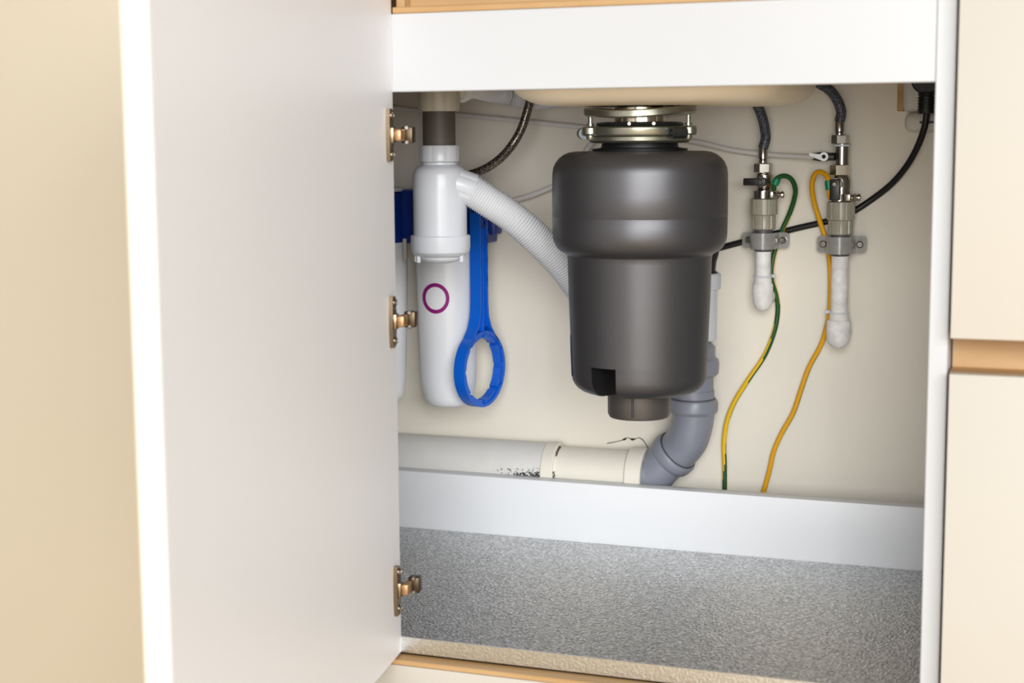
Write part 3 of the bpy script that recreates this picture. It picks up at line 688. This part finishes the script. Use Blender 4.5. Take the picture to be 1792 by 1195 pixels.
def clip(A, ax, yc, hh, half, label):
    o = A(yc); t = empty('pipe_clip', (o.x, WALL, A(yc + hh).z), label, 'clip')
    z0, z1 = A(yc + hh).z, A(yc - hh).z
    bm = B(); prof = []
    hx = hwm(half); ri, ro = .0140, .0166
    base = WALL - .0005
    arch_o = [(o.x - ro * math.cos(R(a)), .5245 - ro * math.sin(R(a))) for a in range(-10, 191, 10)]
    arch_i = [(o.x - ri * math.cos(R(a)), .5245 - ri * math.sin(R(a))) for a in range(-10, 191, 10)]
    fy_ = .543
    poly = [(o.x - ro - .002, fy_ + .004), (o.x - ro - .002, fy_)] + arch_o[1:-1] + [(o.x + ro + .002, fy_), (o.x + ro + .002, fy_ + .004)] + arch_i[::-1]
    va = [bm.verts.new((x_, y_, z0)) for x_, y_ in poly]; vb = [bm.verts.new((x_, y_, z1)) for x_, y_ in poly]
    bm.faces.new(va); bm.faces.new(vb)
    for i in range(len(poly)): j = (i + 1) % len(poly); bm.faces.new((va[i], va[j], vb[j], vb[i]))
    for s_ in (-1, 1):      # ears with rounded ends
        hz_ = (z1 - z0) / 2; ear = [(s_ * (ro + .0005), -hz_), (s_ * (ro + .0005), hz_)] + [(s_ * (hx - .005 + .005 * math.sin(R(a))), hz_ - .005 + .005 * math.cos(R(a))) for a in range(0, 91, 15)] + [(s_ * (hx - .005 + .005 * math.sin(R(a))), -hz_ + .005 + .005 * math.cos(R(a))) for a in range(90, 181, 15)]
        prism(bm, ear, (Vector((1, 0, 0)), ZV, Vector((0, 1, 0))), (o.x, fy_, (z0 + z1) / 2), .0035)
    # feet that stand on the wall
    for s_ in (-1, 1): box(bm, (o.x + s_ * (hx - .007) - .005, fy_ + .0036, z0 + .003), (o.x + s_ * (hx - .007) + .004, base, z1 - .003), .001, 1)
    for s_ in (-1, 1): lathe(bm, [(.0062, .0), (.0066, .0008), (.0052, .0012), (.0048, .0)], (o.x + s_ * (hx - .0085), fy_ - .0001, (z0 + z1) / 2), (0, -1, 0), 20, caps=False)
    bo = obj('saddle', bm, 'clear', t)
    for s_ in (-1, 1): screw(t, 'screw', (o.x + s_ * (hx - .0085), fy_, (z0 + z1) / 2), (0, -1, 0), .0045, 'chrome', .0016)
    return t

L, tL = pipe_thing(1335, 436, 482, 496, 545, 402, 'shorter white supply pipe with union, left one on the wall', 13.5, 18)
union_part(L, tL, 347, 376, 402, 438, 24, 21)
RR_, tR = pipe_thing(1469, 444, 546, 560, 610, 410, 'longer white supply pipe with union, right one on the wall', 14.5, 21)
union_part(RR_, tR, 352, 385, 411, 446, 24, 21.5)
clip(L, 1335, 421.5, 14, 42, 'clear plastic pipe clip holding the shorter left pipe')
clip(RR_, 1469, 429, 15, 43, 'clear plastic pipe clip holding the longer right pipe')

# left valve
lv_ = empty('shutoff_valve', L(347), 'chrome shutoff valve with black lever pointing left', 'valve')
o = L(320)
bm = B(); stack(bm, L, [(10, 348), (15.5, 346), (15.5, 333), (13, 331), (15, 326), (15.5, 318), (15, 306), (12, 303)], 36); obj('body', bm, 'chrome', lv_)
bm = B(); hexrod(bm, (o.x, .525, L(302).z), (o.x, .525, L(286).z), hwm(16), .35); obj('hex_nut', bm, 'chrome', lv_)
bm = B(); c = at(1333, 318, .510); cyl(bm, (c.x, .525, c.z), (c.x, .505, c.z), .0065, segs=20); obj('stem', bm, 'chrome', lv_)
bm = B(); p = at(1301, 318, .503); box(bm, (p.x, .500, c.z - .0048), (c.x + .007, .5055, c.z + .0048), .0015, 2); lev = obj('lever', bm, 'handle', lv_)
screw(lev, 'screw', (c.x, .500, c.z), (0, -1, 0), .0032, 'chrome', .0012)
def earthclamp(A, y, ax, xe, label):
    o = A(y); t = empty('earth_clamp', (o.x, .525, A(y + 8).z), label, 'clamp')
    bm = B(); lathe(bm, [(.0118, A(y + 6.5).z), (.0133, A(y + 6.5).z), (.0133, A(y - 6).z), (.0118, A(y - 6).z), (.0118, A(y + 6.5).z)], (o.x, .525, 0), ZV, 36, caps=False); obj('band', bm, 'chrome', t)
    xs = at(xe, y, .515).x
    bm = B(); box(bm, (o.x + .0085, .508, A(y + 6).z), (o.x + .017, .520, A(y - 7).z), .0015, 2); obj('lug', bm, 'chrome', t)
    bm = B(); cyl(bm, (o.x + .010, .514, A(y).z), (xs - .004, .514, A(y).z), .0034, segs=16); hexrod(bm, (o.x + .0195, .514, A(y).z), (o.x + .0235, .514, A(y).z), .0056, .2); lathe(bm, [(0, 0), (.004, 0), (.005, .001), (.0045, .0035), (0, .0045)], (xs - .0045, .514, A(y).z), (1, 0, 0), 18); obj('bolt', bm, 'chrome', t)
    return t
earthclamp(L, 340, 1335, 1373, 'small earth clamp on the left valve, green wire attached')
earthclamp(RR_, 345, 1469, 1507, 'small earth clamp on the right valve, bolt pointing right')
# right valve with tee
rv = empty('shutoff_valve', RR_(352), 'chrome shutoff valve with dark lever pointing down, under the tee', 'valve')
bm = B(); stack(bm, RR_, [(10, 352), (15.5, 351), (16, 336), (15, 333), (16, 326), (16, 314), (14, 308), (12, 307)], 36); obj('body', bm, 'chrome', rv)
o = RR_(320)
bm = B(); c = at(1464, 322, .51); cyl(bm, (c.x, .525, c.z), (c.x, .505, c.z), .0075, segs=20); obj('stem', bm, 'chrome', rv)
bm = B(); p = at(1462, 351, .503); box(bm, (c.x - .0075, .499, p.z), (c.x + .0062, .5055, c.z + .0065), .002, 2); lev = obj('lever', bm, 'handle', rv)
screw(lev, 'screw', (c.x - .001, .499, c.z), (0, -1, 0), .0034, 'chrome', .0012)
te = empty('tee_fitting', RR_(307), 'chrome tee fitting with little needle valve above the right valve', 'fitting')
bm = B(); hexrod(bm, (o.x, .525, RR_(307).z), (o.x, .525, RR_(288).z), hwm(17), .3); obj('hex_nut', bm, 'steel', te)
bm = B(); stack(bm, RR_, [(10, 289), (12.5, 288), (12.5, 256), (14.5, 255), (14.5, 252), (10, 252)], 36); obj('body', bm, 'chrome', te)
bm = B(); stack(bm, RR_, [(13, 256.5), (15.5, 256), (15.5, 252.8), (13, 252.3)], 36); obj('washer', bm, 'wplastic', te, label='white washer')
bm = B(); hexrod(bm, (o.x, .525, RR_(252).z), (o.x, .525, RR_(236).z), hwm(15), .3); obj('hex_nut', bm, 'chrome', te)
bm = B(); q = at(1458, 274, .518); zq = q.z
cyl(bm, (o.x - .006, .518, zq), (at(1446, 274, .518).x, .518, zq), .0052, segs=18); hexrod(bm, (at(1448, 274, .518).x, .518, zq), (at(1436, 274, .518).x, .518, zq), .0068, .1); cyl(bm, (at(1437, 274, .518).x, .518, zq), (at(1420, 274, .515).x, .516, zq), .0062, .0045, segs=18, bev=.0008)
nv = obj('needle_valve', bm, 'zincd', te)
bm = B(); e_ = at(1442, 274, .508); tip = at(1416, 270, .507)
lathe(bm, [(.0026, 0), (.0058, 0), (.0058, .003), (.0026, .003), (.0026, 0)], (e_.x, .509, e_.z), (0, -1, 0), 20, caps=False)
poly = [(tip.x, tip.z + .0016), (tip.x, tip.z - .0016), (e_.x - .0035, e_.z - .0048), (e_.x - .0045, e_.z + .003)]
va = [bm.verts.new((x_, .5062, z_)) for x_, z_ in poly]; vb = [bm.verts.new((x_, .5088, z_)) for x_, z_ in poly]
bm.faces.new(va); bm.faces.new(vb)
for i in range(4): j = (i + 1) % 4; bm.faces.new((va[i], va[j], vb[j], vb[i]))
obj('lever', bm, 'brightchrome', nv, label='bright chrome lever with a round eye')
# flexible tap hoses
def taphose(A, yb, yt, pts, label):
    o = A(yb); t = empty('tap_hose', (o.x, .525, A(yb).z), label, 'hose')
    bm = B(); lathe(bm, [(.0045, A(yb).z), (.0058, A(yb).z), (.0058, A(yb - 4).z), (.005, A(yb - 5).z), (.0062, A(yb - 7).z), (.0062, A(yt + 2).z), (.0055, A(yt).z), (.003, A(yt).z)], (o.x, .525, 0), ZV, 24); obj('ferrule', bm, 'chrome', t)
    P = [Vector((o.x, .525, A(yt + 3).z))] + pts
    bm = B(); tube(bm, resample(spline(P, 10), .0018), lambda i, s: .0066 + .00018 * (i % 2), 16); obj('hose', bm, 'braidg', t, sharp=60)
taphose(L, 285, 256, [at(1340, 240, .524), at(1336, 213, .518), at(1328, 190, .51), at(1316, 168, .50), at(1296, 135, .485), at(1270, 90, .475)], 'grey braided tap hose rising from the left valve')
taphose(RR_, 237, 209, [at(1472, 195, .522), at(1464, 173, .516), at(1450, 156, .505), at(1432, 145, .495), at(1405, 125, .485), at(1375, 90, .478)], 'grey braided tap hose arching up from the right tee')

# earth wires: two-colour insulation
def wire(pts, r, label, mats, shift, twist):
    P = resample(spline(pts, 8), .003); bm = B()
    def mf(s, k, f):
        c = f.calc_center_median(); return 0
    tube(bm, P, r, 12)
    bm.faces.ensure_lookup_table()
    n = len(P) - 1
    for i in range(n):
        for k in range(12):
            f = bm.faces[i * 12 + k]; c = f.calc_center_median(); m = (P[i] + P[i + 1]) / 2
            d = (c - m).normalized(); t_ = (P[i + 1] - P[i]).normalized()
            sidev = t_.cross(Vector((0, -1, 0))).normalized(); fr = (Vector((0, -1, 0)) - t_ * t_.y * -1).normalized()
            a = math.atan2(d.dot(sidev), d.dot(fr))
            f.material_index = 0 if math.cos(a - shift(i / n)) > 0 else 1
    return obj('earth_wire', bm, mats, label=label, cat='wire')
wl = [at(x, y, Y) for x, y, Y in ((1354, 333, .512), (1356, 318, .508), (1363, 310, .51), (1375, 308, .515), (1386, 315, .52), (1392, 332, .53), (1389, 352, .54), (1380, 378, .545), (1369, 402, .546), (1358, 434, .549), (1352, 458, .548), (1350, 480, .546), (1352, 494, .546), (1359, 518, .55), (1361, 545, .553), (1355, 580, .553), (1338, 622, .553), (1311, 662, .553), (1286, 702, .553), (1272, 738, .553), (1267, 775, .553), (1268, 815, .553), (1268, 860, .553), (1265, 905, .553))]
def sh1(u):
    K = [(0, 360), (.10, 340), (.20, 390), (.40, 390), (.47, 300), (.58, 240), (.72, 195), (.80, 190), (.86, 260), (.92, 345), (1, 360)]
    for (a, x_), (b, y_) in zip(K, K[1:]):
        if u <= b: return R(x_ + (y_ - x_) * (u - a) / (b - a))
    return 0
e1w = wire(wl, .0033, 'green and yellow earth wire trailing from the left clamp', ['green', 'yellow'], sh1, 0)
wr_ = [at(x, y, Y) for x, y, Y in ((1452, 346, .508), (1451, 325, .506), (1449, 312, .508), (1441, 303, .512), (1431, 301, .516), (1424, 309, .522), (1421, 328, .53), (1425, 355, .54), (1435, 388, .546), (1445, 418, .549), (1450, 445, .552), (1453, 475, .548), (1453, 515, .547), (1451, 548, .547), (1447, 570, .55), (1436, 605, .553), (1416, 642, .553), (1401, 684, .553), (1388, 722, .553), (1368, 758, .553), (1354, 790, .553), (1346, 825, .553), (1334, 866, .553), (1318, 905, .553))]
def sh2(u):
    K = [(0, 0), (.5, 10), (.7, 25), (.85, 0), (1, -20)]
    for (a, x_), (b, y_) in zip(K, K[1:]):
        if u <= b: return R(x_ + (y_ - x_) * (u - a) / (b - a))
    return 0
e2w = wire(wr_, .0034, 'mostly yellow earth wire trailing from the right clamp', ['amber', 'green'], sh2, 0)
for e_, ps in ((e1w, wl), (e2w, wr_)):
    bm = B(); a_, b_ = ps[1] + (ps[0] - ps[1]) * .35, ps[1] + (ps[2] - ps[1]) * .7; cyl(bm, a_, b_, .0050, segs=16, bev=.0008); obj('sleeve', bm, 'emerald', e_, label='emerald end sleeve')
    bm = B(); cyl(bm, ps[0] + (ps[0] - ps[1]) * .3, ps[0].lerp(ps[1], .7), .0016, segs=10); obj('lug', bm, 'chrome', e_)
for A, y, e_, px in ((L, 484, e1w, 1350), (RR_, 548, e2w, 1451)):
    o = A(y); bm = B(); wx = at(px, y, .546)
    # tie strap: loop round pipe and wire
    loop = []
    rp = .0112
    for a in range(0, 360, 15): loop.append(Vector((o.x + math.cos(R(a)) * rp * 1.06, .525 + math.sin(R(a)) * rp * 1.06, A(y).z)))
    s_ = 1 if wx.x > o.x else -1
    bm2 = B(); tube(bm2, loop + [loop[0]], .0011, 8, caps=False)
    box(bm2, (min(wx.x, o.x + s_ * .010) - .004, .536, A(y).z - .0022), (max(wx.x, o.x + s_ * .010) + .004, .5435, A(y).z + .0022), .0008, 1)
    bm.free(); obj('cable_tie', bm2, 'wplastic', label=('white cable tie on the shorter left pipe' if A is L else 'white cable tie on the longer right pipe'), cat='cable tie')

# ------------------------------------------------------------------ socket, plug and cord
so = empty('wall_socket', at(1625, 232, WALL), 'pale rounded wall socket in the top right corner, plug in it', 'socket')
s0 = at(1583, 232, WALL); s1x = s0.x + .072; zt = at(1583, 198, WALL).z
bm = B(); box(bm, (s0.x, WALL - .030, zt + .001), (s1x, WALL - .0005, zt + .085), .008, 3); obj('housing', bm, 'socket', so)
bm = B(); box(bm, (s0.x + .003, WALL - .036, s0.z), (s1x - .003, WALL - .0005, zt + .0005), .0095, 4); obj('cover', bm, 'socket', so)
bm = B(); q = at(1571, 195, WALL); box(bm, (q.x, WALL - .008, q.z), (s0.x - .0005, WALL - .0005, zt + .085), .001, 1); obj('backing_strip', bm, 'wood', so, label='thin golden strip beside the socket')
bm = B(); p = at(1622, 214, WALL - .036); box(bm, (p.x - .009, WALL - .0375, p.z - .0015), (p.x + .009, WALL - .0355, p.z + .0015), .0006, 1); obj('slot', bm, 'handle', so)
pc = at(1622, 170, .505)
pg = empty('power_plug', (pc.x, .505, at(1622, 198, .505).z), 'black mains plug with ribbed strain relief and long sagging power cord', 'plug')
bm = B(); zz2 = lambda y: at(1622, y, .505).z
lathe(bm, [(0, -.010), (.017, -.010), (.0195, -.007), (.0195, .014), (.016, .018), (0, .018)], (pc.x, .505, zz2(138)), (0, 1, 0), 32)
box(bm, (pc.x - .0105, .497, zz2(165)), (pc.x + .0105, .513, zz2(138)), .004, 3)
obj('plug_body', bm, 'black', pg)
bm = B(); pr = [(.0095, zz2(199)), (.0108, zz2(198)), (.0108, zz2(194))]
for k in range(5): y_ = 193 - k * 5; pr += [(.0112, zz2(y_)), (.0112, zz2(y_ - 2.5)), (.0098, zz2(y_ - 3)), (.0098, zz2(y_ - 4.6))]
pr += [(.011, zz2(166)), (.0105, zz2(160))]
lathe(bm, pr, (pc.x, .505, 0), ZV, 32); obj('strain_relief', bm, 'black', pg)
cp = [at(x, y, Y) for x, y, Y in ((1622, 196, .505), (1618, 222, .508), (1606, 256, .52), (1587, 290, .535), (1560, 322, .548), (1527, 348, .5555), (1495, 369, .5555), (1468, 381, .5555), (1440, 389, .5555), (1400, 398, .5555), (1360, 408, .5555), (1320, 418, .5555), (1285, 427, .5555), (1255, 435, .555), (1225, 443, .553), (1200, 450, .52), (1180, 456, .42), (1165, 462, .345))]
bm = B(); tube(bm, spline(cp, 8), .0042, 14); obj('power_cord', bm, 'black', pg)
